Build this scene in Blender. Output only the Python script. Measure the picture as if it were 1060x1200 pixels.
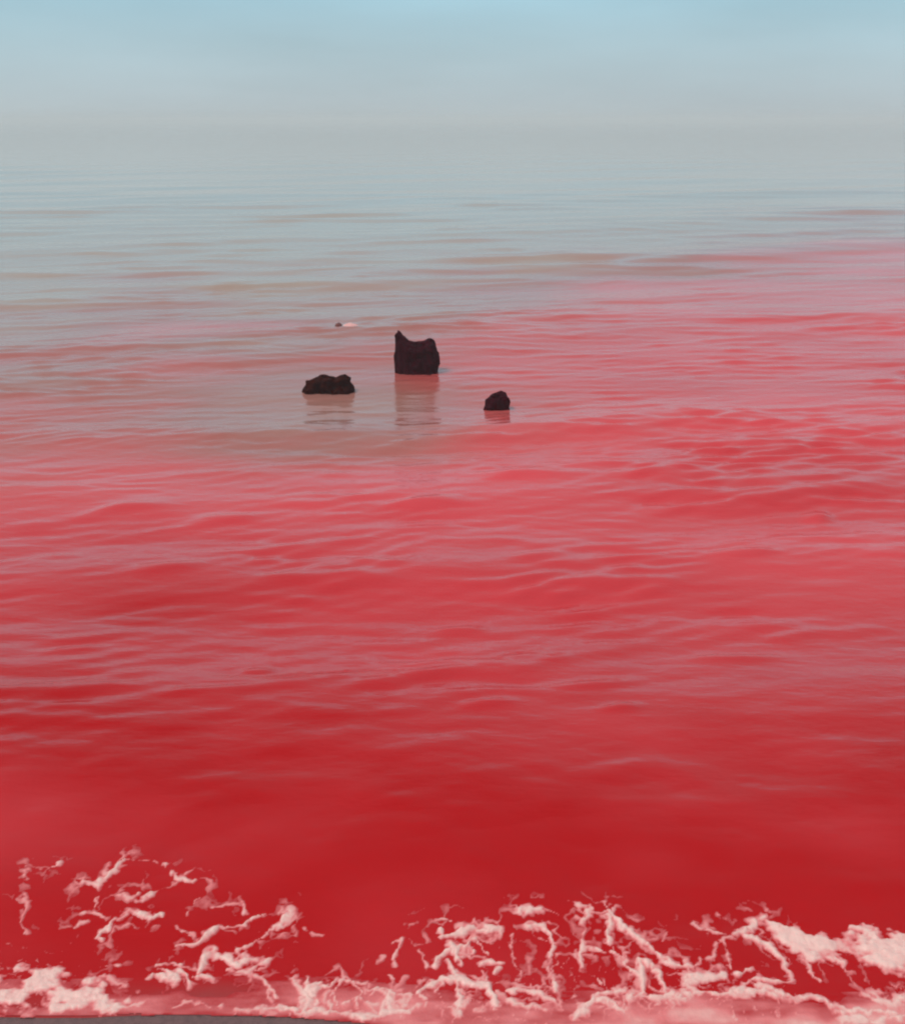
import bpy, bmesh, math, random
import numpy as np
from mathutils import Vector

scene = bpy.context.scene
for o in list(bpy.data.objects):
    bpy.data.objects.remove(o)
R = math.radians
rng = np.random.default_rng(11)

# ------------------------------------------------------------------ camera
CAM_H = 2.0                 # eye height above still water (m)
FPX = 1300.0                # focal length in photograph pixels (1060 x 1200)
HORIZON = 140.0             # row of the (hazed out) horizon
PITCH = math.atan((600.0 - HORIZON) / FPX)
cam_data = bpy.data.cameras.new("camera")
cam = bpy.data.objects.new("camera", cam_data)
scene.collection.objects.link(cam)
cam.location = (0, 0, CAM_H)
cam.rotation_euler = (math.pi / 2 - PITCH, 0, 0)
cam_data.sensor_fit = 'VERTICAL'
cam_data.sensor_height = 24.0
cam_data.lens = 24.0 * FPX / 1200.0
cam_data.clip_start = 0.05
cam_data.clip_end = 20000
scene.camera = cam

# ------------------------------------------------------------------ sky, sun, exposure
SUN_EL, SUN_AZ = R(60), R(-115)     # azimuth from +Y towards +X
world = bpy.data.worlds.new("World")
scene.world = world
world.use_nodes = True
wt = world.node_tree
wt.nodes.clear()
w_out = wt.nodes.new('ShaderNodeOutputWorld')
w_bg = wt.nodes.new('ShaderNodeBackground')
w_sky = wt.nodes.new('ShaderNodeTexSky')
w_sky.sky_type = 'NISHITA'
w_sky.sun_disc = False
w_sky.sun_elevation = SUN_EL
w_sky.sun_rotation = SUN_AZ
w_sky.dust_density = 3.0
w_sky.air_density = 1.2
w_sky.ozone_density = 2.0
# hazy overcast veil over the clear sky, the same all round the horizon
w_geo = wt.nodes.new('ShaderNodeNewGeometry')
w_sep = wt.nodes.new('ShaderNodeSeparateXYZ')
w_ramp = wt.nodes.new('ShaderNodeValToRGB')
cr = w_ramp.color_ramp
cr.elements[0].position = 0.0
cr.elements[0].color = (4.5, 5.2, 5.5, 1)
cr.elements[1].position = 1.0
cr.elements[1].color = (3.5, 3.8, 4.0, 1)
e = cr.elements.new(0.11); e.color = (2.9, 5.2, 6.3, 1)
e = cr.elements.new(0.35); e.color = (3.8, 4.0, 4.0, 1)
w_coord = wt.nodes.new('ShaderNodeTexCoord')
w_mix = wt.nodes.new('ShaderNodeMix')
w_mix.data_type = 'RGBA'
w_mix.inputs[0].default_value = 0.80
wt.links.new(w_coord.outputs['Generated'], w_sep.inputs[0])
w_abs = wt.nodes.new('ShaderNodeMath'); w_abs.operation = 'ABSOLUTE'
wt.links.new(w_sep.outputs[2], w_abs.inputs[0])
wt.links.new(w_abs.outputs[0], w_ramp.inputs[0])
wt.links.new(w_sky.outputs[0], w_mix.inputs[6])
w_noise = wt.nodes.new('ShaderNodeTexNoise'); w_noise.inputs['Scale'].default_value = 3.2; w_noise.inputs['Detail'].default_value = 4
w_map = wt.nodes.new('ShaderNodeMapping'); w_map.inputs['Scale'].default_value = (1, 1, 4.5)
wt.links.new(w_coord.outputs['Generated'], w_map.inputs[0]); wt.links.new(w_map.outputs[0], w_noise.inputs['Vector'])
w_mr = wt.nodes.new('ShaderNodeMapRange'); wt.links.new(w_noise.outputs['Fac'], w_mr.inputs[0])
for _i, _v in enumerate((0.25, 0.75, 0.90, 1.10)): w_mr.inputs[1 + _i].default_value = _v
w_mul = wt.nodes.new('ShaderNodeVectorMath'); w_mul.operation = 'SCALE'
wt.links.new(w_ramp.outputs[0], w_mul.inputs[0]); wt.links.new(w_mr.outputs[0], w_mul.inputs['Scale'])
wt.links.new(w_mul.outputs[0], w_mix.inputs[7])
wt.links.new(w_mix.outputs[2], w_bg.inputs[0])
w_bg.inputs[1].default_value = 0.1
wt.links.new(w_bg.outputs[0], w_out.inputs[0])

sun_data = bpy.data.lights.new("sun", 'SUN')
sun_data.energy = 1.5
sun_data.angle = R(14)
sun_data.color = (1.0, 0.95, 0.88)
sun = bpy.data.objects.new("sun", sun_data)
scene.collection.objects.link(sun)
sd = Vector((math.sin(SUN_AZ) * math.cos(SUN_EL), math.cos(SUN_AZ) * math.cos(SUN_EL), math.sin(SUN_EL)))
sun.rotation_euler = (-sd).to_track_quat('-Z', 'Y').to_euler()
sun.location = (0, 0, 30)

vs = scene.view_settings
vs.view_transform = 'Standard'
vs.look = 'None'
vs.exposure = 0.3
vs.gamma = 1.0
vs.use_curve_mapping = False
scene.render.engine = 'CYCLES'
cy = scene.cycles
cy.use_denoising = True
cy.max_bounces = 6
cy.volume_bounces = 2
cy.filter_width = 2.2          # the photograph is a soft video still
cy.sample_clamp_indirect = 4.0

# ------------------------------------------------------------------ helpers
def hash2(ix, iy, s):
    h = (ix.astype(np.int64) * 374761393 + iy.astype(np.int64) * 668265263 + s * 974634277) & 0xFFFFFFFF
    h = ((h ^ (h >> 13)) * 1274126177) & 0xFFFFFFFF
    h = (h ^ (h >> 16)) & 0xFFFFFFFF
    return h.astype(np.float64) / 4294967295.0

def vnoise(x, y, s=0):
    ix = np.floor(x); iy = np.floor(y)
    fx = x - ix; fy = y - iy
    fx = fx * fx * fx * (fx * (fx * 6 - 15) + 10); fy = fy * fy * fy * (fy * (fy * 6 - 15) + 10)
    a = hash2(ix, iy, s); b = hash2(ix + 1, iy, s); c = hash2(ix, iy + 1, s); d = hash2(ix + 1, iy + 1, s)
    return (a * (1 - fx) + b * fx) * (1 - fy) + (c * (1 - fx) + d * fx) * fy

def fbm(x, y, s=0, octs=4):
    v = 0; a = 0.5; t = 0
    for k in range(octs):
        v = v + a * vnoise(x * 2 ** k + 17.3 * k, y * 2 ** k - 9.1 * k, s + k); t += a; a *= 0.5
    return v / t          # 0..1

def worley(x, y, s=0):
    ix = np.floor(x); iy = np.floor(y)
    f1 = np.full(x.shape, 9.0); f2 = np.full(x.shape, 9.0)
    for dx in (-1, 0, 1):
        for dy in (-1, 0, 1):
            cx = ix + dx; cyy = iy + dy
            px = cx + hash2(cx, cyy, s); py = cyy + hash2(cx, cyy, s + 7)
            d = np.hypot(px - x, py - y)
            f2 = np.where(d < f1, f1, np.minimum(f2, d)); f1 = np.minimum(f1, d)
    return f1, f2

def smooth(a, b, x):
    t = np.clip((x - a) / (b - a), 0, 1)
    return t * t * (3 - 2 * t)

def np_mesh(name, verts, faces, mat, attrs=None, parent=None, smooth_shade=True):
    verts = np.asarray(verts, dtype=np.float32); faces = np.asarray(faces, dtype=np.int32)
    me = bpy.data.meshes.new(name)
    n = faces.shape[1]
    me.vertices.add(len(verts)); me.vertices.foreach_set('co', verts.ravel())
    me.loops.add(faces.size); me.loops.foreach_set('vertex_index', faces.ravel())
    me.polygons.add(len(faces))
    me.polygons.foreach_set('loop_start', np.arange(len(faces), dtype=np.int32) * n)
    me.polygons.foreach_set('loop_total', np.full(len(faces), n, dtype=np.int32))
    me.polygons.foreach_set('use_smooth', np.full(len(faces), smooth_shade, dtype=bool))
    me.update(calc_edges=True); me.validate()
    for k, v in (attrs or {}).items():
        a = me.attributes.new(k, 'FLOAT', 'POINT'); a.data.foreach_set('value', np.asarray(v, dtype=np.float32).ravel())
    me.materials.append(mat)
    o = bpy.data.objects.new(name, me)
    scene.collection.objects.link(o)
    if parent: o.parent = parent
    return o

def grid_faces(nr, nc):
    i = np.arange(nr - 1)[:, None] * nc + np.arange(nc - 1)[None, :]
    return np.stack([i, i + 1, i + nc + 1, i + nc], axis=-1).reshape(-1, 4)

def pixel_to_ground(px, py, height=None, z=0.0):
    """meet the ray through a photograph pixel with the water (or any level)"""
    px = np.asarray(px, float); py = np.asarray(py, float)
    dx = (px - 530) / FPX; dy = -(py - 600) / FPX
    cp, sp = math.cos(PITCH), math.sin(PITCH)
    vx, vy, vz = dx, cp + dy * sp, -sp + dy * cp
    zz = np.zeros_like(px) + z
    for _ in range(12):
        t = (zz - CAM_H) / vz
        x, y = vx * t, vy * t
        if height is None: break
        zz = 0.5 * zz + 0.5 * height(x, y)
    return x, y

def ground_to_pixel(x, y, z=0.0):
    cp, sp = math.cos(PITCH), math.sin(PITCH)
    depth = y * cp - (z - CAM_H) * sp
    up = y * sp + (z - CAM_H) * cp
    depth = np.maximum(depth, 0.05)
    return 530 + FPX * x / depth, 600 - FPX * up / depth

# ------------------------------------------------------------------ wave field
class Waves:
    def __init__(self):
        n = 120
        self.lam = np.exp(rng.uniform(math.log(0.095), math.log(7.0), n))
        # crests run across the view, their right end a little farther out
        th = R(100) + rng.normal(0, 1, n) * np.where(self.lam < 0.9, R(17), R(13)) + np.where(self.lam > 1.5, R(14), 0)
        self.kx = 2 * math.pi / self.lam * np.cos(th); self.ky = 2 * math.pi / self.lam * np.sin(th)
        self.ph = rng.uniform(0, 2 * math.pi, n)
        slope = 0.0165 * np.where(self.lam > 1.6, 0.30, 1.0) * np.where(self.lam < 0.32, 1.3, np.where(self.lam < 1.1, 0.72, 1.0))
        self.a = slope * self.lam / (2 * math.pi)
    def height(self, x, y, spacing):
        # warp so that crests break into short dashes
        wx = x + 0.10 * (vnoise(x * 1.3, y * 1.3, 3) - 0.5)
        wy = y + 0.14 * (vnoise(x * 0.9, y * 1.7, 5) - 0.5)
        g = 0.5 + 0.85 * smooth(0.3, 0.75, fbm(x * 0.45 + 3, y * 0.7, 21, 3))      # gust patches
        g2 = 0.6 + 0.9 * smooth(0.35, 0.7, fbm(x * 1.5 - 4, y * 2.4, 25, 3))        # dashes
        h = np.zeros_like(x)
        for lam, kx, ky, p, a in zip(self.lam, self.kx, self.ky, self.ph, self.a):
            f = smooth(2.2, 4.5, lam / spacing)
            h += f * a * np.sin(kx * wx + ky * wy + p) * (g * g2 if lam < 0.7 else g if lam < 2.0 else 1.0)
        h = np.where(h > 0, h * 1.25, h * 0.8)
        return h
waves = Waves()

_tx, _ty = pixel_to_ground([-100, 0, 130, 190, 260, 330, 400, 500, 700, 1060, 1200], [1193, 1190, 1190, 1188, 1187, 1191, 1196, 1205, 1213, 1215, 1212])
TOE = (np.concatenate([[-6, -3, -2], _tx, [2.2, 3, 6]]), np.concatenate([[2.0, 2.12, 2.05], _ty, [2.03, 1.95, 2.0]]))
def toe_line(x):
    """waterline of the swash on the sand"""
    xs, ys = TOE
    return np.interp(x, xs, ys) + 0.012 * (fbm(x * 7, x * 0 + 2, 31, 3) - 0.5)

def bore(x, y):
    """small spilling wave that has just run up to the beach"""
    t = toe_line(x)
    crest = 3.02 + 0.16 * (fbm(x * 0.7, x * 0 + 4, 33, 2) - 0.5) - 0.05 * x
    hgt = 0.105 + 0.03 * (fbm(x * 0.9 + 5, x * 0, 37, 2) - 0.5)
    front = smooth(0, 1, (y - t) / np.maximum(crest - t, .2)) ** 1.0
    back = 1 - smooth(0, 1.5, y - crest)
    roll = 0.030 * (fbm(x * 2.2, y * 4.0, 41, 4) - 0.5) * smooth(0.0, 0.35, y - t)
    return hgt * np.where(y < crest, front, back) + roll * smooth(3.6, 3.0, y)

def beach_z(x, y):
    t = toe_line(x)
    return -0.004 + 0.105 * (t - y) * np.where(y < t, 1.0, 0.9) + 0.006 * (fbm(x * 2.2, y * 2.2, 51, 3) - 0.5) * smooth(0.1, 0.6, t - y)

ROCKS = dict(tall=(491, 437), low=(384, 460), small=(582, 479))

def calm(x, y):
    px, py = ground_to_pixel(x, y)
    c = np.exp(-(((px - 430) / 150) ** 2 + ((py - 465) / 55) ** 2))
    return 1 - 0.55 * c

# single wavelets that stand out from the chop: (column, row, length in photograph pixels, steepness)
WAVELETS = [(303, 803, 40, .24), (573, 851, 60, .26), (725, 856, 44, .26), (860, 780, 110, .20), (690, 822, 90, .20), (540, 742, 60, .2),
            (250, 835, 110, .18), (640, 655, 70, .2), (870, 655, 80, .2), (960, 606, 30, .25), (200, 670, 70, .18), (420, 690, 80, .16),
            (90, 770, 60, .18), (760, 700, 70, .15), (330, 905, 60, .14), (740, 972, 70, .14), (450, 970, 60, .14), (130, 924, 60, .14), (900, 905, 60, .14),
            (930, 745, 60, .18), (150, 600, 90, .2), (260, 612, 80, .2), (500, 595, 80, .2), (610, 560, 90, .2), (780, 560, 90, .2), (900, 520, 120, .18),
            (110, 275, 50, .16), (288, 294, 50, .18), (350, 292, 60, .14), (545, 269, 80, .2), (615, 296, 80, .18), (690, 275, 90, .12), (275, 355, 90, .18), (460, 323, 70, .16),
            (700, 330, 50, .2), (895, 318, 60, .22), (560, 239, 40, .18), (830, 283, 70, .18), (90, 331, 70, .14), (800, 350, 70, .18), (620, 352, 90, .16)]
_wv = []
for _c, _r, _l, _a in WAVELETS:
    (_x0, _x1, _xm), (_y0, _y1, _ym) = pixel_to_ground([_c - _l * .5, _c + _l * .5, _c], [_r, _r, _r])
    _d = float(pixel_to_ground([_c], [_r - (1.6 if _r < 365 else 6.0)])[1][0] - _ym)
    _d = max(_d, 0.02)
    _wv.append((_xm, _ym, (_x1 - _x0) * (.75 if _r < 365 else .5), _d, _a * _d * (0.35 if _r < 365 else 1.5 if _r < 890 else 1.0)))
def wavelets(x, y):
    h = np.zeros_like(x)
    bend = 0.9 * (vnoise(x * 2.3, y * 0.7, 191) - 0.5)
    for xm, ym, L, w, a in _wv:
        m = (np.abs(x - xm) < 3 * L) & (np.abs(y - ym) < 5 * w + L)
        if not m.any(): continue
        u = (x[m] - xm) / L; v = (y[m] - ym - 0.18 * (x[m] - xm)) / w + 2.0 * bend[m]
        h[m] += a * np.exp(-np.abs(u) ** 2.6) * np.exp(-v * v)
    return h

def water_h(x, y, spacing=0.02):
    shore = smooth(2.3, 2.95, y) * 0.65 + 0.35 * smooth(0.02, 0.4, y - toe_line(x))
    w = waves.height(x, y, spacing) * calm(x, y) * shore
    return w + bore(x, y) + wavelets(x, y)

# ------------------------------------------------------------------ materials
def new_mat(name):
    m = bpy.data.materials.new(name); m.use_nodes = True
    nt = m.node_tree
    return m, nt, nt.nodes['Principled BSDF']

def attr(nt, name):
    n = nt.nodes.new('ShaderNodeAttribute'); n.attribute_name = name; return n.outputs['Fac']

def noise(nt, scale, detail=4, rough=0.55, vec=None, dist=0.0):
    n = nt.nodes.new('ShaderNodeTexNoise'); n.inputs['Scale'].default_value = scale
    n.inputs['Detail'].default_value = detail; n.inputs['Roughness'].default_value = rough
    n.inputs['Distortion'].default_value = dist
    if vec is not None: nt.links.new(vec, n.inputs['Vector'])
    return n.outputs['Fac']

def mixc(nt, fac, a, b):
    n = nt.nodes.new('ShaderNodeMix'); n.data_type = 'RGBA'
    for sock, v in ((n.inputs[0], fac), (n.inputs[6], a), (n.inputs[7], b)):
        if isinstance(v, (int, float)): sock.default_value = v
        elif isinstance(v, tuple): sock.default_value = (*v, 1)
        else: nt.links.new(v, sock)
    return n.outputs[2]

def maprange(nt, v, a, b, c, d):
    n = nt.nodes.new('ShaderNodeMapRange')
    nt.links.new(v, n.inputs[0])
    for i, q in enumerate((a, b, c, d)): n.inputs[1 + i].default_value = q
    return n.outputs[0]

def scaled_pos(nt, sx, sy, sz, rot=0.0):
    g = nt.nodes.new('ShaderNodeNewGeometry'); mp = nt.nodes.new('ShaderNodeMapping')
    mp.inputs['Scale'].default_value = (sx, sy, sz); mp.inputs['Rotation'].default_value = (0, 0, rot)
    nt.links.new(g.outputs['Position'], mp.inputs['Vector'])
    return mp.outputs[0]

# water: turbid, stained red by the ochre of the beach, sandy grey farther out
m_water, nt, bs = new_mat("red_stained_water")
red = mixc(nt, attr(nt, 'silt'), (0.69, 0.060, 0.074), (0.45, 0.0003, 0.0020))
half_ = mixc(nt, maprange(nt, attr(nt, 'dilute'), 0.0, 0.5, 0, 1), red, (0.37, 0.135, 0.112))
base = mixc(nt, maprange(nt, attr(nt, 'dilute'), 0.5, 1.0, 0, 1), half_, (0.38, 0.30, 0.24))
base = mixc(nt, attr(nt, 'film'), base, (0.30, 0.060, 0.060))
nt.links.new(base, bs.inputs['Base Color'])
bs.inputs['IOR'].default_value = 1.333
nt.links.new(attr(nt, 'rough'), bs.inputs['Roughness'])
fine = noise(nt, 1.0, 3, 0.6, scaled_pos(nt, 9, 22, 9, R(-14)))
bump = nt.nodes.new('ShaderNodeBump'); bump.inputs['Distance'].default_value = 0.007
nt.links.new(attr(nt, 'fine'), bump.inputs['Strength'])
nt.links.new(fine, bump.inputs['Height']); nt.links.new(bump.outputs[0], bs.inputs['Normal'])

# wet sand
m_sand, nt, bs = new_mat("wet_sand")
pos = scaled_pos(nt, 1, 1, 1)
n1 = noise(nt, 3.0, 5, 0.6, pos); n2 = noise(nt, 420.0, 2, 0.5, pos)
c = mixc(nt, n1, (0.095, 0.040, 0.042), (0.17, 0.080, 0.078))
c = mixc(nt, maprange(nt, noise(nt, 55.0, 4, 0.6, pos), 0.4, 0.65, 0, 0.7), c, (0.065, 0.028, 0.030))
c = mixc(nt, maprange(nt, n2, 0.35, 0.7, 0, 0.6), c, (0.26, 0.15, 0.14))
nt.links.new(c, bs.inputs['Base Color'])
bs.inputs['Roughness'].default_value = 0.38
bump = nt.nodes.new('ShaderNodeBump'); bump.inputs['Distance'].default_value = 0.002; bump.inputs['Strength'].default_value = 0.6
nt.links.new(n2, bump.inputs['Height']); nt.links.new(bump.outputs[0], bs.inputs['Normal'])

# foam: thin foam takes the red of the water, thick foam is nearly white
m_foam, nt, bs = new_mat("pink_foam")
pos = scaled_pos(nt, 1, 1, 1)
bub = nt.nodes.new('ShaderNodeTexVoronoi'); bub.inputs['Scale'].default_value = 130.0
nt.links.new(pos, bub.inputs['Vector'])
ramp = nt.nodes.new('ShaderNodeValToRGB'); nt.links.new(attr(nt, 'thick'), ramp.inputs[0])
ramp.color_ramp.elements[0].color = (0.44, 0.004, 0.008, 1)
ramp.color_ramp.elements[1].color = (0.89, 0.58, 0.52, 1)
q = ramp.color_ramp.elements.new(0.35); q.color = (0.78, 0.21, 0.21, 1)
thin = ramp.outputs[0]
c = mixc(nt, maprange(nt, noise(nt, 45, 4, 0.6, pos), 0.4, 0.75, 0.0, 0.3), thin, (0.66, 0.16, 0.17))
nt.links.new(c, bs.inputs['Base Color'])
bs.inputs['Roughness'].default_value = 0.45
bs.inputs['Subsurface Weight'].default_value = 0.25
bs.inputs['Subsurface Radius'].default_value = (0.012, 0.004, 0.004)
bs.inputs['Subsurface Scale'].default_value = 0.6
bump = nt.nodes.new('ShaderNodeBump'); bump.inputs['Distance'].default_value = 0.002; bump.inputs['Strength'].default_value = 0.35
nt.links.new(bub.outputs['Distance'], bump.inputs['Height']); nt.links.new(bump.outputs[0], bs.inputs['Normal'])

# dark wet rock
def rock_mat(name, c0, c1):
    m, nt, bs = new_mat(name)
    pos = scaled_pos(nt, 1, 1, 1)
    c = mixc(nt, maprange(nt, noise(nt, 14, 6, 0.65, pos), 0.35, 0.7, 0, 1), c0, c1)
    nt.links.new(c, bs.inputs['Base Color'])
    bs.inputs['Roughness'].default_value = 0.7
    bs.inputs['Specular IOR Level'].default_value = 0.03
    b = nt.nodes.new('ShaderNodeBump'); b.inputs['Distance'].default_value = 0.012; b.inputs['Strength'].default_value = 0.8
    nt.links.new(noise(nt, 38, 6, 0.65, pos), b.inputs['Height']); nt.links.new(b.outputs[0], bs.inputs['Normal'])
    return m
m_rock = rock_mat("dark_maroon_rock", (0.022, 0.0004, 0.003), (0.044, 0.0012, 0.007))
m_rock_brown = rock_mat("dark_brown_rock", (0.018, 0.002, 0.0005), (0.040, 0.005, 0.002))

# ------------------------------------------------------------------ water sheet
def graded(start, first, grow_fn, end):
    v = [start]
    while v[-1] < end: v.append(v[-1] + max(first, grow_fn(v[-1])))
    return np.array(v)
rows = graded(0.0, 0.007, lambda s: min(0.0009 * (s + 1.8) ** 2 * 0.42, 0.03 * (s + 2)), 3100.0)   # distance seaward of the waterline
half = graded(0.0, 0.010, lambda s: 0.010 * s if s > 1.2 else 0.010, 3000.0)
cols = np.concatenate([-half[:0:-1], half])
X, S = np.meshgrid(cols, rows)
T0 = toe_line(X)
# rows follow the waterline near the shore and straighten out to sea
Y = S + T0 * smooth(3.0, 0.0, S) + 2.05 * (1 - smooth(3.0, 0.0, S))
row_sp = np.gradient(rows)[:, None] + 0 * X
col_sp = np.gradient(cols)[None, :] + 0 * X
sp = np.maximum(row_sp, 0.45 * col_sp)
Z = water_h(X, Y, sp)
Z[S > 250] *= 0.6
# the thin lip at the waterline lies on the sand
lip = smooth(0.0, 0.10, S)
Z = Z * lip + (1 - lip) * (beach_z(X, Y) + 0.0022)
Z = np.maximum(Z, beach_z(X, Y) + 0.0022)
Z[0] = beach_z(X[0], Y[0]) + 0.0003

PX, PY = ground_to_pixel(X, Y)
# where the red plume thins out (a map of the place, read at the photograph's bearings)
cx_ = np.array([0, 150, 300, 450, 600, 750, 900, 1060.])
cy_ = np.array([150, 215, 265, 305, 345, 380, 420, 470, 520, 565, 620.])
D = np.array([
    [1, 1, 1, 1, 1, 1, 1, 1],
    [1, 1, 1, 1, 1, 1, 1, .95],
    [1, .97, 1, 1, .95, .93, .85, .65],
    [.95, .92, .92, .9, .82, .55, .28, .15],
    [.88, .72, .86, .75, .45, .15, .08, .04],
    [.62, .40, .45, .38, .14, .05, 0, 0],
    [.48, .40, .50, .38, .10, 0, 0, 0],
    [.44, .44, .54, .52, .18, .04, 0, 0],
    [.42, .38, .42, .38, .08, 0, 0, 0],
    [.20, .12, .07, .02, 0, 0, 0, 0],
    [0, 0, 0, 0, 0, 0, 0, 0]], float)
def table(tab, px, py):
    px = np.clip(px, 0, 1059.9); py = np.clip(py, cy_[0], cy_[-1] - .01)
    i = np.clip(np.searchsorted(cx_, px, 'right') - 1, 0, len(cx_) - 2)
    j = np.clip(np.searchsorted(cy_, py, 'right') - 1, 0, len(cy_) - 2)
    fx = (px - cx_[i]) / (cx_[i + 1] - cx_[i]); fy = (py - cy_[j]) / (cy_[j + 1] - cy_[j])
    fx = fx * fx * (3 - 2 * fx); fy = fy * fy * (3 - 2 * fy)
    return (tab[j, i] * (1 - fx) + tab[j, i + 1] * fx) * (1 - fy) + (tab[j + 1, i] * (1 - fx) + tab[j + 1, i + 1] * fx) * fy
lx, ly = PX / 160.0, np.log(np.maximum(Y, 1)) * 3.2
warp1 = fbm(X * 0.35, Y * 0.35, 61, 4) - 0.5
warp2 = fbm(X * 0.28 + 9, Y * 0.5, 67, 4) - 0.5
dil = table(D, PX + 120 * warp1, PY + 46 * warp2)
streak = fbm(X * 0.5 + Y * 0.2, Y * 1.1 - X * 0.35, 71, 4) - 0.5
dil = np.clip(dil + 0.5 * streak * (dil > 0.01) * smooth(0, .25, dil) * smooth(1.05, .7, dil), 0, 1)
cloud = fbm(X * 0.55 + 2, Y * 0.8, 81, 4)
dens = 0.12 + 0.74 * smooth(6.2, 2.9, Y) + 0.9 * (cloud - 0.5) + 0.5 * (fbm(X * 1.6 + 7, Y * 2.6, 87, 3) - 0.5) * smooth(6, 3, Y)
dens += 0.35 * np.exp(-(((PX - 430) / 130) ** 2 + ((PY - 470) / 60) ** 2))
dens = np.clip(dens, 0, 1)
film = smooth(0.13, 0.0, S + 0.05 * (fbm(X * 9, Y * 9, 91, 3) - .5)) * (0.35 + 0.6 * np.exp(-((X + 0.60) / 0.28) ** 2))
rough = 0.06 + 0.05 * smooth(8, 60, Y) + 0.13 * (1 - calm(X, Y))
fine_a = 0.6 * smooth(40, 6, Y) * calm(X, Y) * (0.4 + 0.6 * smooth(2.4, 3.2, Y))
water = np_mesh("sea_water", np.stack([X, Y, Z], -1).reshape(-1, 3), grid_faces(len(rows), len(cols)), m_water,
                dict(dilute=dil, silt=dens, film=film, rough=rough, fine=fine_a))
water['kind'] = 'structure'
water['label'] = 'rippled red water paling to grey blue towards the hazy horizon'

# ------------------------------------------------------------------ beach (runs on behind the camera and under the water)
bx = np.concatenate([np.linspace(-60, -5, 30), np.linspace(-4.8, 4.8, 280), np.linspace(5, 60, 30)])
by = np.concatenate([np.linspace(-40, 0.5, 50), np.linspace(0.6, 3.0, 100), np.linspace(3.3, 30, 20)])
BX, BY = np.meshgrid(bx, by)
BZ = np.maximum(beach_z(BX, BY), -1.2)
BZ = np.where(BY < -6, np.minimum(BZ, 0.85 + 0.2 * fbm(BX * .1, BY * .1, 55, 3)), BZ)
beach = np_mesh("beach", np.stack([BX, BY, BZ], -1).reshape(-1, 3), grid_faces(len(by), len(bx)), m_sand)
beach['kind'] = 'structure'
beach['label'] = 'dark wet sand at the edge of the foam'

# ------------------------------------------------------------------ haze over the water
m_haze = bpy.data.materials.new("pale_haze"); m_haze.use_nodes = True
nt = m_haze.node_tree
nt.nodes.remove(nt.nodes['Principled BSDF'])
pv = nt.nodes.new('ShaderNodeVolumePrincipled')
pv.inputs['Color'].default_value = (0.86, 0.965, 1.0, 1)
pv.inputs['Density'].default_value = 0.0034
pv.inputs['Anisotropy'].default_value = 0.0
nt.links.new(pv.outputs[0], nt.nodes['Material Output'].inputs['Volume'])
bm = bmesh.new()
bmesh.ops.create_cube(bm, size=1.0)
for v in bm.verts:
    v.co = Vector((v.co.x * 6600, 1560 + v.co.y * 3400, -2.4 + (v.co.z + .5) * 5.6))
me = bpy.data.meshes.new("haze"); bm.to_mesh(me); bm.free()
me.materials.append(m_haze)
haze = bpy.data.objects.new("haze", me); scene.collection.objects.link(haze)
haze['kind'] = 'stuff'
haze['label'] = 'pale sea haze lying over the far water'

# ------------------------------------------------------------------ rocks
def make_rock(name, outline, top, depth, mat, seed, nseg=72, nring=30, undercut=0.0):
    """outline: silhouette (x, z) from left foot to right foot, metres, seen from the beach; depth: half thickness"""
    ox = np.array([p[0] for p in outline]); oz = np.array([p[1] for p in outline])
    xl, xr = ox.min(), ox.max(); xc, xw = (xl + xr) / 2, (xr - xl) / 2
    verts = [(xc, 0, float(np.interp(xc, ox, oz)))]
    for i in range(1, nring + 1):
        r = i / nring
        for j in range(nseg):
            a = 2 * math.pi * j / nseg
            # squarish footprint with broken corners
            k = (abs(math.cos(a)) ** 2.4 + abs(math.sin(a)) ** 2.4) ** (-1 / 2.4)
            rr = r ** 0.75
            x = xc + xw * k * rr * math.cos(a); y = depth * k * rr * math.sin(a)
            x = min(max(x, xl), xr)
            yy = abs(y) / depth
            prof = float(np.interp(x, ox, oz))
            z = prof * (1 - 0.45 * yy ** 2.2) * (1 - rr ** 22)
            z -= 0.10 * smooth(0.8, 1.0, np.array(rr))
            verts.append((x, y, float(z)))
    V = np.array(verts)
    # broken faces: cell noise pushes the sides in and out
    f1, f2 = worley(V[:, 0] * 13 + seed, V[:, 2] * 13 + V[:, 1] * 9, seed)
    g = fbm(V[:, 0] * 22 + seed, V[:, 2] * 22 + V[:, 1] * 17, seed + 3, 4) - 0.5
    n = np.stack([V[:, 0] - xc, V[:, 1] * 1.4, 0 * V[:, 2]], 1)
    n /= (np.linalg.norm(n, axis=1, keepdims=True) + 1e-6)
    amt = (0.05 * (0.45 - f1) + 0.05 * g) * min(1.0, xw / 0.15)
    V += n * amt[:, None] * np.array([0.6, 1.0, 0.0])
    V[:, 2] += 0.024 * g * min(1.0, xw / 0.15)
    if undercut:      # the foot on the right is worn back below a bulging shoulder
        V[:, 0] = np.where(V[:, 0] > xc, xc + (V[:, 0] - xc) * (1 - undercut * smooth(0.13, 0.0, V[:, 2])), V[:, 0])
    F = []
    for j in range(nseg):
        F.append((0, 1 + j, 1 + (j + 1) % nseg))
    for i in range(nring - 1):
        for j in range(nseg):
            a = 1 + i * nseg + j; b = 1 + i * nseg + (j + 1) % nseg
            F.append((a, a + nseg, b + nseg)); F.append((a, b + nseg, b))
    return np_mesh(name, V, F, mat, smooth_shade=False)

def tag(o, label, cat, group=None, kind=None):
    o['label'] = label; o['category'] = cat
    if group: o['group'] = group
    if kind: o['kind'] = kind
    return o

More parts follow.
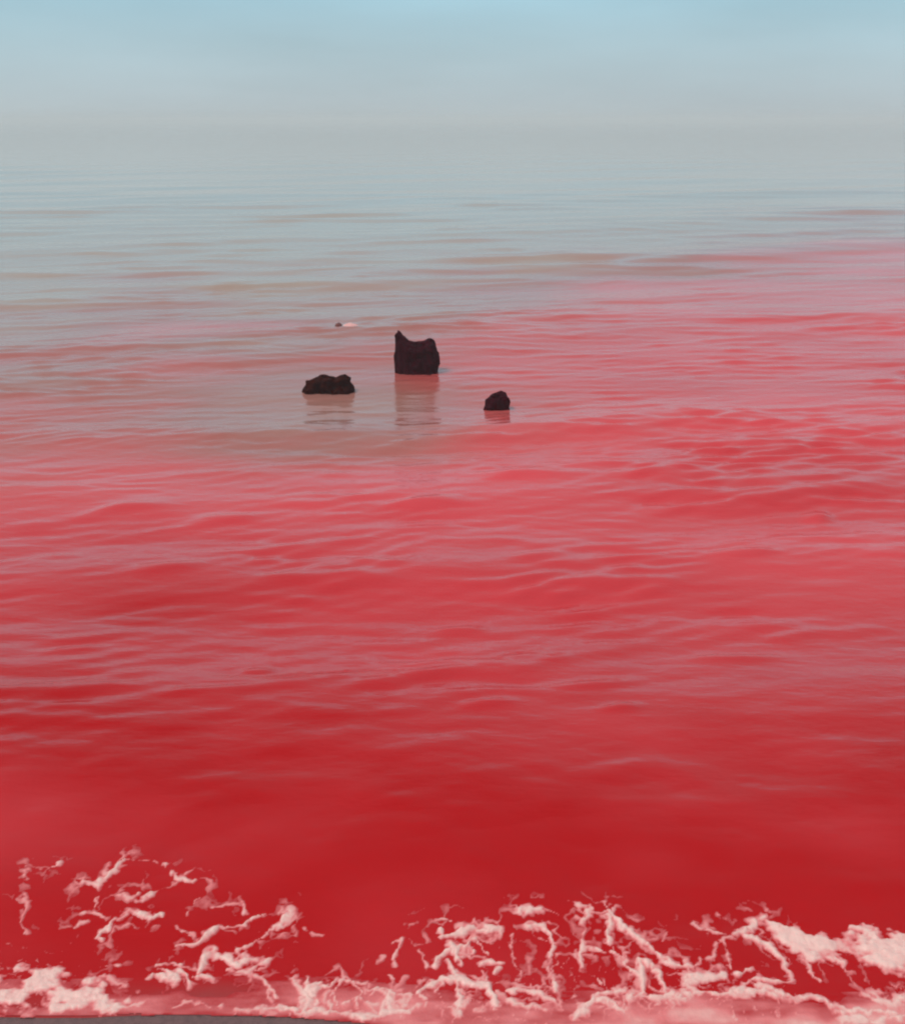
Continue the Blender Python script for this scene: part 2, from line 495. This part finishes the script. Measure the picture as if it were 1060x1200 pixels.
def rock_from_pixels(name, pts, base_row, cx, depth, mat, seed, undercut=0.0):
    """silhouette traced in the photograph, turned into metres at the rock's own distance"""
    gx, gy = pixel_to_ground(np.array([cx]), np.array([base_row]))
    gx, gy = float(gx[0]), float(gy[0])
    dist = gy * math.cos(PITCH) + CAM_H * math.sin(PITCH)
    m = dist / FPX
    out = [((px - cx) * m, (base_row - py) * m / math.cos(R(12))) for px, py in pts]
    o = make_rock(name, out, None, depth, mat, seed, undercut=undercut)
    o.location = (gx, gy + depth * 0.8, 0)
    return o

GR = 'dark rocks standing in the red water'
tall = rock_from_pixels("rock", [(460, 437), (462, 428), (463, 398), (464, 389.5), (467, 391), (471, 396), (474, 397), (479, 402), (485, 403.8), (491, 402.5), (497, 402), (502, 399.8), (505, 401),
                                 (507.5, 405), (510, 410), (514, 415), (518, 421), (520, 428), (521, 437)], 437, 491, 0.13, m_rock, 5, 0.24)
tag(tall, 'tall dark maroon rock with a pointed left peak and notched top', 'rock', GR)
low = rock_from_pixels("rock", [(350, 461), (353, 455), (358, 450), (366, 447), (374, 444), (380, 442), (386, 443.5), (392, 446), (397, 443), (404, 441.5), (408, 445), (411, 452), (416, 458), (418, 461)],
                       461, 384, 0.10, m_rock_brown, 9)
tag(low, 'low long dark brown rock with a humped back, left of the tall rock', 'rock', GR)
small = rock_from_pixels("rock", [(565, 479), (568, 473), (573, 467), (580, 462), (586, 460.5), (591, 463), (595, 468), (598, 475), (599, 479)], 479, 581, 0.07, m_rock, 14)
tag(small, 'smallest dark rock, a lone lump right of the tall rock', 'rock', GR)

# rock tip with a fleck of foam behind the others
tip = rock_from_pixels("rock", [(391, 388), (393, 385), (396, 383.5), (399, 385.5), (401, 388)], 388, 396, 0.07, rock_mat("reddish_rock", (0.17, 0.065, 0.06), (0.24, 0.10, 0.09)), 21)
tip.location.z = 0.035
tag(tip, 'tiny reddish rock tip beside a white fleck, farthest of the rocks', 'rock', GR)

# ------------------------------------------------------------------ foam
st = []     # (points, width px, strength)
def S_(w, s, *p): st.append((p, w, s))
# left wreath of foam
S_(5, .7, (57, 1014), (72, 1008)); S_(6, .6, (30, 1018), (31, 1032)); S_(6, .5, (29, 1048), (32, 1090))
S_(7, 1, (96, 1038), (117, 1036), (130, 1023), (147, 1008)); S_(3, .5, (147, 1008), (188, 1014)); S_(6, .8, (188, 1015), (193, 1018))
S_(7, 1, (205, 1023), (216, 1030), (231, 1037)); S_(6, .9, (132, 1046), (145, 1052), (155, 1053), (162, 1044)); S_(5, .8, (162, 1053), (188, 1038))
S_(8, .9, (98, 1070), (110, 1066), (124, 1074)); S_(6, .8, (117, 1048), (113, 1068)); S_(6, .9, (117, 1097), (132, 1080), (151, 1067), (170, 1068), (192, 1076))
S_(6, .8, (87, 1089), (100, 1080)); S_(4, .5, (219, 1074), (237, 1052)); S_(6, .7, (205, 1086), (210, 1092), (222, 1097))
S_(6, 1, (204, 1112), (222, 1108), (245, 1091), (287, 1080), (309, 1072)); S_(5, .7, (279, 1050), (287, 1065)); S_(5, .5, (245, 1058), (279, 1053))
S_(9, 1, (326, 1082), (336, 1067)); S_(5, .8, (328, 1080), (298, 1104), (279, 1112)); S_(8, 1, (234, 1142), (240, 1125), (249, 1110))
S_(14, 1, (256, 1121), (280, 1124), (302, 1120)); S_(7, .9, (268, 1132), (290, 1138), (313, 1123)); S_(6, .8, (298, 1142), (312, 1152), (328, 1168))
S_(9, .9, (175, 1146), (192, 1150)); S_(9, .9, (190, 1138), (205, 1155)); S_(9, .9, (208, 1142), (222, 1156)); S_(8, .9, (225, 1148), (249, 1150)); S_(5, .8, (185, 1130), (212, 1134))
S_(4, .6, (124, 1129), (138, 1131)); S_(9, .5, (102, 1151), (126, 1149), (151, 1153)); S_(6, .8, (204, 1176), (228, 1178), (253, 1181)); S_(8, .8, (279, 1183), (340, 1185), (400, 1187))
S_(4, .5, (341, 1090), (347, 1096)); S_(4, .5, (358, 1089), (377, 1100)); S_(3, .4, (300, 1078), (318, 1072))
# comb of foam along the toe
for k in range(15):
    x = 328 + k * 11.5 + (k * 37 % 13)
    S_(5 + k * 5 % 7, .5 + .1 * (k % 4), (x, 1184 - (k * 11 % 9)), (x + (k * 13 % 19) - 9, 1168 - (k * 29 % 13)), (x + (k * 7 % 23) - 11, 1160 - (k * 17 % 21)))
S_(11, .9, (330, 1183), (380, 1187), (428, 1190), (488, 1181)); S_(8, .9, (368, 1161), (390, 1150), (405, 1146), (425, 1150)); S_(8, .8, (402, 1176), (422, 1170), (443, 1176)); S_(7, .9, (430, 1158), (454, 1157), (481, 1168))
S_(5, .7, (458, 1104), (469, 1101), (464, 1118), (464, 1131)); S_(6, .7, (492, 1112), (496, 1122), (500, 1131)); S_(5, .5, (440, 1128), (452, 1120))
S_(7, .9, (511, 1093), (545, 1090), (586, 1087)); S_(4, .6, (507, 1076), (530, 1076)); S_(6, .8, (563, 1081), (586, 1090)); S_(3, .5, (470, 1080), (485, 1078))
S_(9, 1, (507, 1131), (520, 1118), (534, 1108), (560, 1104)); S_(7, .9, (541, 1123), (556, 1112)); S_(8, 1, (526, 1104), (534, 1118), (541, 1131)); S_(6, .7, (560, 1104), (572, 1114))
S_(16, 1.3, (488, 1166), (500, 1154), (518, 1150), (534, 1150), (552, 1154), (571, 1157), (579, 1176)); S_(10, 1.2, (536, 1152), (540, 1170), (541, 1184)); S_(10, 1.1, (530, 1128), (535, 1150)); S_(9, 1, (488, 1166), (494, 1172))
S_(6, .8, (560, 1127), (575, 1122), (590, 1123)); S_(8, .9, (579, 1142), (583, 1131)); S_(4, .5, (601, 1093), (603, 1120), (605, 1150)); S_(6, .7, (562, 1138), (566, 1152))
S_(8, .9, (609, 1065), (620, 1064), (632, 1065)); S_(6, .9, (617, 1082), (628, 1083), (639, 1089), (649, 1104), (643, 1131), (650, 1161)); S_(3, .5, (640, 1066), (652, 1068)); S_(4, .4, (620, 1118), (617, 1138))
S_(8, .8, (594, 1161), (624, 1165), (650, 1172)); S_(8, .7, (590, 1172), (610, 1180), (640, 1184))
S_(5, .8, (669, 1057), (688, 1057)); S_(7, .9, (690, 1061), (682, 1080), (681, 1098), (684, 1131)); S_(5, .7, (686, 1106), (707, 1118)); S_(8, 1, (711, 1063), (711, 1078), (713, 1092), (718, 1102))
S_(7, .9, (698, 1144), (700, 1148)); S_(11, .8, (668, 1191), (681, 1182), (698, 1166), (730, 1162))
S_(7, 1, (711, 1063), (724, 1078), (739, 1089), (758, 1104), (773, 1120), (790, 1127), (811, 1131)); S_(7, .9, (717, 1116), (730, 1120), (735, 1140), (745, 1146))
S_(10, 1.1, (747, 1121), (748, 1140), (754, 1161)); S_(10, 1.1, (747, 1120), (764, 1130), (775, 1140), (781, 1157)); S_(14, 1.1, (735, 1168), (784, 1163), (800, 1166)); S_(12, .9, (700, 1172), (730, 1180))
S_(13, 1, (784, 1161), (808, 1163), (830, 1168), (886, 1161), (915, 1163), (943, 1168), (970, 1176), (992, 1184), (1037, 1184))
S_(6, .8, (815, 1078), (828, 1086), (837, 1093), (852, 1097)); S_(6, .7, (835, 1122), (845, 1108), (856, 1100)); S_(5, .7, (850, 1104), (858, 1118), (858, 1132)); S_(5, .6, (811, 1131), (830, 1122), (842, 1118))
S_(17, 1.3, (806, 1146), (828, 1144), (850, 1142)); S_(8, .9, (800, 1143), (806, 1158)); S_(9, .9, (860, 1097), (879, 1089), (888, 1080), (896, 1072)); S_(12, 1, (875, 1101), (890, 1106), (905, 1112), (920, 1135), (924, 1146))
S_(8, .9, (939, 1122), (946, 1138), (958, 1150)); S_(10, .8, (862, 1140), (880, 1138)); S_(9, .8, (880, 1152), (925, 1149)); S_(7, .8, (975, 1120), (990, 1130)); S_(4, .5, (838, 1072), (848, 1076)); S_(5, .4, (785, 1092), (780, 1104))
S_(20, .8, (1010, 1164), (1040, 1172), (1075, 1165)); S_(14, .8, (985, 1196), (1030, 1194), (1070, 1190))
polys = [([(-60, 1122), (0, 1128), (40, 1134), (87, 1140), (120, 1158), (177, 1168), (150, 1180), (132, 1184), (70, 1188), (19, 1188), (-60, 1190)], 1.1),
         ([(886, 1074), (916, 1080), (969, 1086), (1037, 1089), (1090, 1092), (1090, 1150), (1040, 1146), (1020, 1132), (999, 1118), (962, 1122), (932, 1122), (905, 1106)], 1.25)]

gs = 0.0036
fx = np.arange(-3.2, 3.2, gs); fy = np.arange(1.9, 3.05, gs)
FX, FY = np.meshgrid(fx, fy)
hgt = lambda x, y: bore(x, y)
# wobble of the strands
WX = FX + 0.034 * (fbm(FX * 16, FY * 16, 101, 4) - 0.5) + 0.013 * (fbm(FX * 60, FY * 70, 107, 2) - .5)
WY = FY + 0.048 * (fbm(FX * 16 + 40, FY * 16, 103, 4) - 0.5) + 0.014 * (fbm(FX * 60, FY * 70 + 7, 109, 2) - .5)
M = np.full(FX.shape, -1.0)
break_up = smooth(0.25, 0.75, fbm(FX * 26, FY * 20, 111, 4))
ridge = np.clip(1 - np.abs(fbm(WX * 21, WY * 21, 117, 3) - 0.5) / 0.085, 0, 1)
ridge *= smooth(0.30, 0.62, fbm(FX * 14 + 9, FY * 14, 119, 3))
shade_ = 0.55 + 0.75 * fbm(FX * 9, FY * 9 + 5, 123, 3)
grain = fbm(FX * 75, FY * 60, 113, 3)
for pts, w, s in st:
    gx, gy = pixel_to_ground([p[0] for p in pts], [p[1] for p in pts], hgt)
    rad = w * 0.5 * 0.00275
    for k in range(len(gx) - 1):
        ax, ay, bx_, by_ = gx[k], gy[k], gx[k + 1], gy[k + 1]
        m_ = rad * 2.8 + 0.05
        i0, i1 = np.searchsorted(fx, [min(ax, bx_) - m_, max(ax, bx_) + m_]); j0, j1 = np.searchsorted(fy, [min(ay, by_) - m_, max(ay, by_) + m_])
        if i1 <= i0 or j1 <= j0: continue
        sx, sy = WX[j0:j1, i0:i1], WY[j0:j1, i0:i1]
        vx, vy = bx_ - ax, by_ - ay
        t = np.clip(((sx - ax) * vx + (sy - ay) * vy) / (vx * vx + vy * vy + 1e-9), 0, 1)
        d = np.hypot(sx - ax - t * vx, sy - ay - t * vy)
        rr = rad * (0.40 + 1.25 * break_up[j0:j1, i0:i1])
        val = s * shade_[j0:j1, i0:i1] * (1 - d / rr) * 1.4 - 0.42 * smooth(0.50, 0.68, grain[j0:j1, i0:i1])
        halo = 0.75 * s * ridge[j0:j1, i0:i1] * (1.25 - d / (rad * 2.6 + 0.030)) - 0.09     # fine lace round a strand
        val = np.maximum(val, halo)
        M[j0:j1, i0:i1] = np.maximum(M[j0:j1, i0:i1], np.maximum(val, -1))
def in_poly(px, py, poly):
    ins = np.zeros(px.shape, bool); dist = np.full(px.shape, 9.0)
    n = len(poly)
    for i in range(n):
        x1, y1 = poly[i]; x2, y2 = poly[(i + 1) % n]
        c = ((y1 > py) != (y2 > py)) & (px < (x2 - x1) * (py - y1) / (y2 - y1 + 1e-12) + x1)
        ins ^= c
        vx, vy = x2 - x1, y2 - y1
        t = np.clip(((px - x1) * vx + (py - y1) * vy) / (vx * vx + vy * vy), 0, 1)
        dist = np.minimum(dist, np.hypot(px - x1 - t * vx, py - y1 - t * vy))
    return np.where(ins, dist, -dist)
f1, f2 = worley(WX * 30, WY * 30, 121)
g1, g2 = worley(WX * 62, WY * 62, 127)
for poly, s in polys:
    gx, gy = pixel_to_ground([p[0] for p in poly], [p[1] for p in poly], hgt)
    sd_ = in_poly(FX + 2.2 * (WX - FX), FY + 2.2 * (WY - FY), list(zip(gx, gy)))
    holes = smooth(0.50, 0.72, fbm(FX * 13, FY * 22, 131, 4)) * 1.3
    val = s * np.clip(sd_ / 0.022 + 0.7 * (grain - 0.40), -1, 1) - holes * (sd_ > 0) * (0.55 if s > 1.2 else 1.0) - 0.22 * smooth(0.5, 0.7, grain)
    M = np.maximum(M, val)
# faint lace between the strands close to the toe
toe = toe_line(FX)
lace = (1 - (f2 - f1) / 0.16)
near = smooth(0.30, 0.03, FY - toe) * smooth(-0.01, 0.015, FY - toe)
patch = smooth(0.42, 0.62, fbm(FX * 2.6 + 1, FY * 4, 141, 3))
M = np.maximum(M, np.where(near * patch > 0.15, 0.45 * lace + 0.5 * near * patch - 0.62 + 1.2 * (grain - 0.5), -1))
wash = smooth(0.15, 0.04, FY - toe) * smooth(-0.005, 0.02, FY - toe) * (0.35 + 0.65 * smooth(-0.55, -0.25, FX)) * (0.65 + 0.35 * smooth(0.2, 0.9, FX))
M = np.maximum(M, np.where(wash > 0.05, 0.55 * wash + 0.8 * (fbm(FX * 7 + 3, FY * 24, 145, 4) - 0.56), -1))
# past the sides of the picture the same foam goes on
side = smooth(1.22, 1.4, np.abs(FX))
patch2 = smooth(0.40, 0.60, fbm(FX * 2.0 + 8, FY * 3.2, 151, 4)) * smooth(0.6, 0.25, FY - toe) * smooth(0, .02, FY - toe)
M = np.maximum(M, np.where(side * patch2 > .05, side * (0.6 * (1 - (f2 - f1) / 0.2) * patch2 + 0.9 * patch2 - 0.7 + 1.5 * (grain - 0.5)), -1))
M = np.where(FY < toe - 0.004, -1, M)
M = np.clip(M, -1, 1.4)
puff = 0.6 + 0.8 * fbm(FX * 55, FY * 55, 161, 3) - 0.35 * np.clip(g1, 0, 1)
surf = np.maximum(water_h(FX, FY, np.full(FX.shape, .012)), beach_z(FX, FY) + 0.0022)
lipf = smooth(0.0, 0.10, FY - toe)
surf = np.maximum(surf * lipf + (1 - lipf) * (beach_z(FX, FY) + 0.0022), beach_z(FX, FY) + 0.0022)
thickm = np.where(M > 0, 0.0004 + 0.0045 * np.clip(M, 0, 1.4) * puff + 0.00222 * smooth(0.7, 1.3, M) * puff, 0.010 * np.maximum(M, -1))
FZ = surf + thickm
keep_v = M > -0.45
fc = grid_faces(len(fy), len(fx))
kv = keep_v.ravel()
fc = fc[kv[fc].all(axis=1)]
used = np.unique(fc); remap = np.full(kv.size, -1); remap[used] = np.arange(len(used))
thick_a = np.clip(1.02 * M - 0.02 + 0.55 * (fbm(FX * 18, FY * 18, 171, 3) - 0.5) * smooth(0.05, 0.5, M), 0, 1)
foam = np_mesh("foam", np.stack([FX, FY, FZ], -1).reshape(-1, 3)[used], remap[fc], m_foam, dict(thick=thick_a.ravel()[used]))
foam['kind'] = 'stuff'
foam['label'] = 'pale pink foam lacing the breaking wave along the beach'
foam['category'] = 'foam'

# white fleck of foam beside the rock tip
gx, gy = pixel_to_ground(np.array([411.]), np.array([387.]))
r_, a_ = np.meshgrid(np.linspace(0, 1, 12), np.linspace(0, 2 * math.pi, 40, endpoint=False), indexing='ij')
lob = 0.75 + 0.5 * fbm(np.cos(a_) * 1.5 + 5, np.sin(a_) * 1.5, 181, 3)
fxx = 0.075 * r_ * lob * np.cos(a_); fyy = 0.13 * r_ * lob * np.sin(a_)
fzz = 0.016 * (1 - r_ ** 2) * (0.6 + 0.8 * fbm(fxx * 40, fyy * 40, 183, 3)) - 0.012 * r_
F = [(i * 40 + j, i * 40 + (j + 1) % 40, (i + 1) * 40 + (j + 1) % 40, (i + 1) * 40 + j) for i in range(11) for j in range(40)]
fleck = np_mesh("foam_fleck", np.stack([fxx, fyy, fzz], -1).reshape(-1, 3), F, m_foam, dict(thick=np.full(r_.size, 0.75)))
fleck.location = (float(gx[0]), float(gy[0]), float(water_h(gx, gy, np.full(1, .05))[0]) + 0.014)
tag(fleck, 'small pale foam fleck on the water behind the low rock', 'foam')
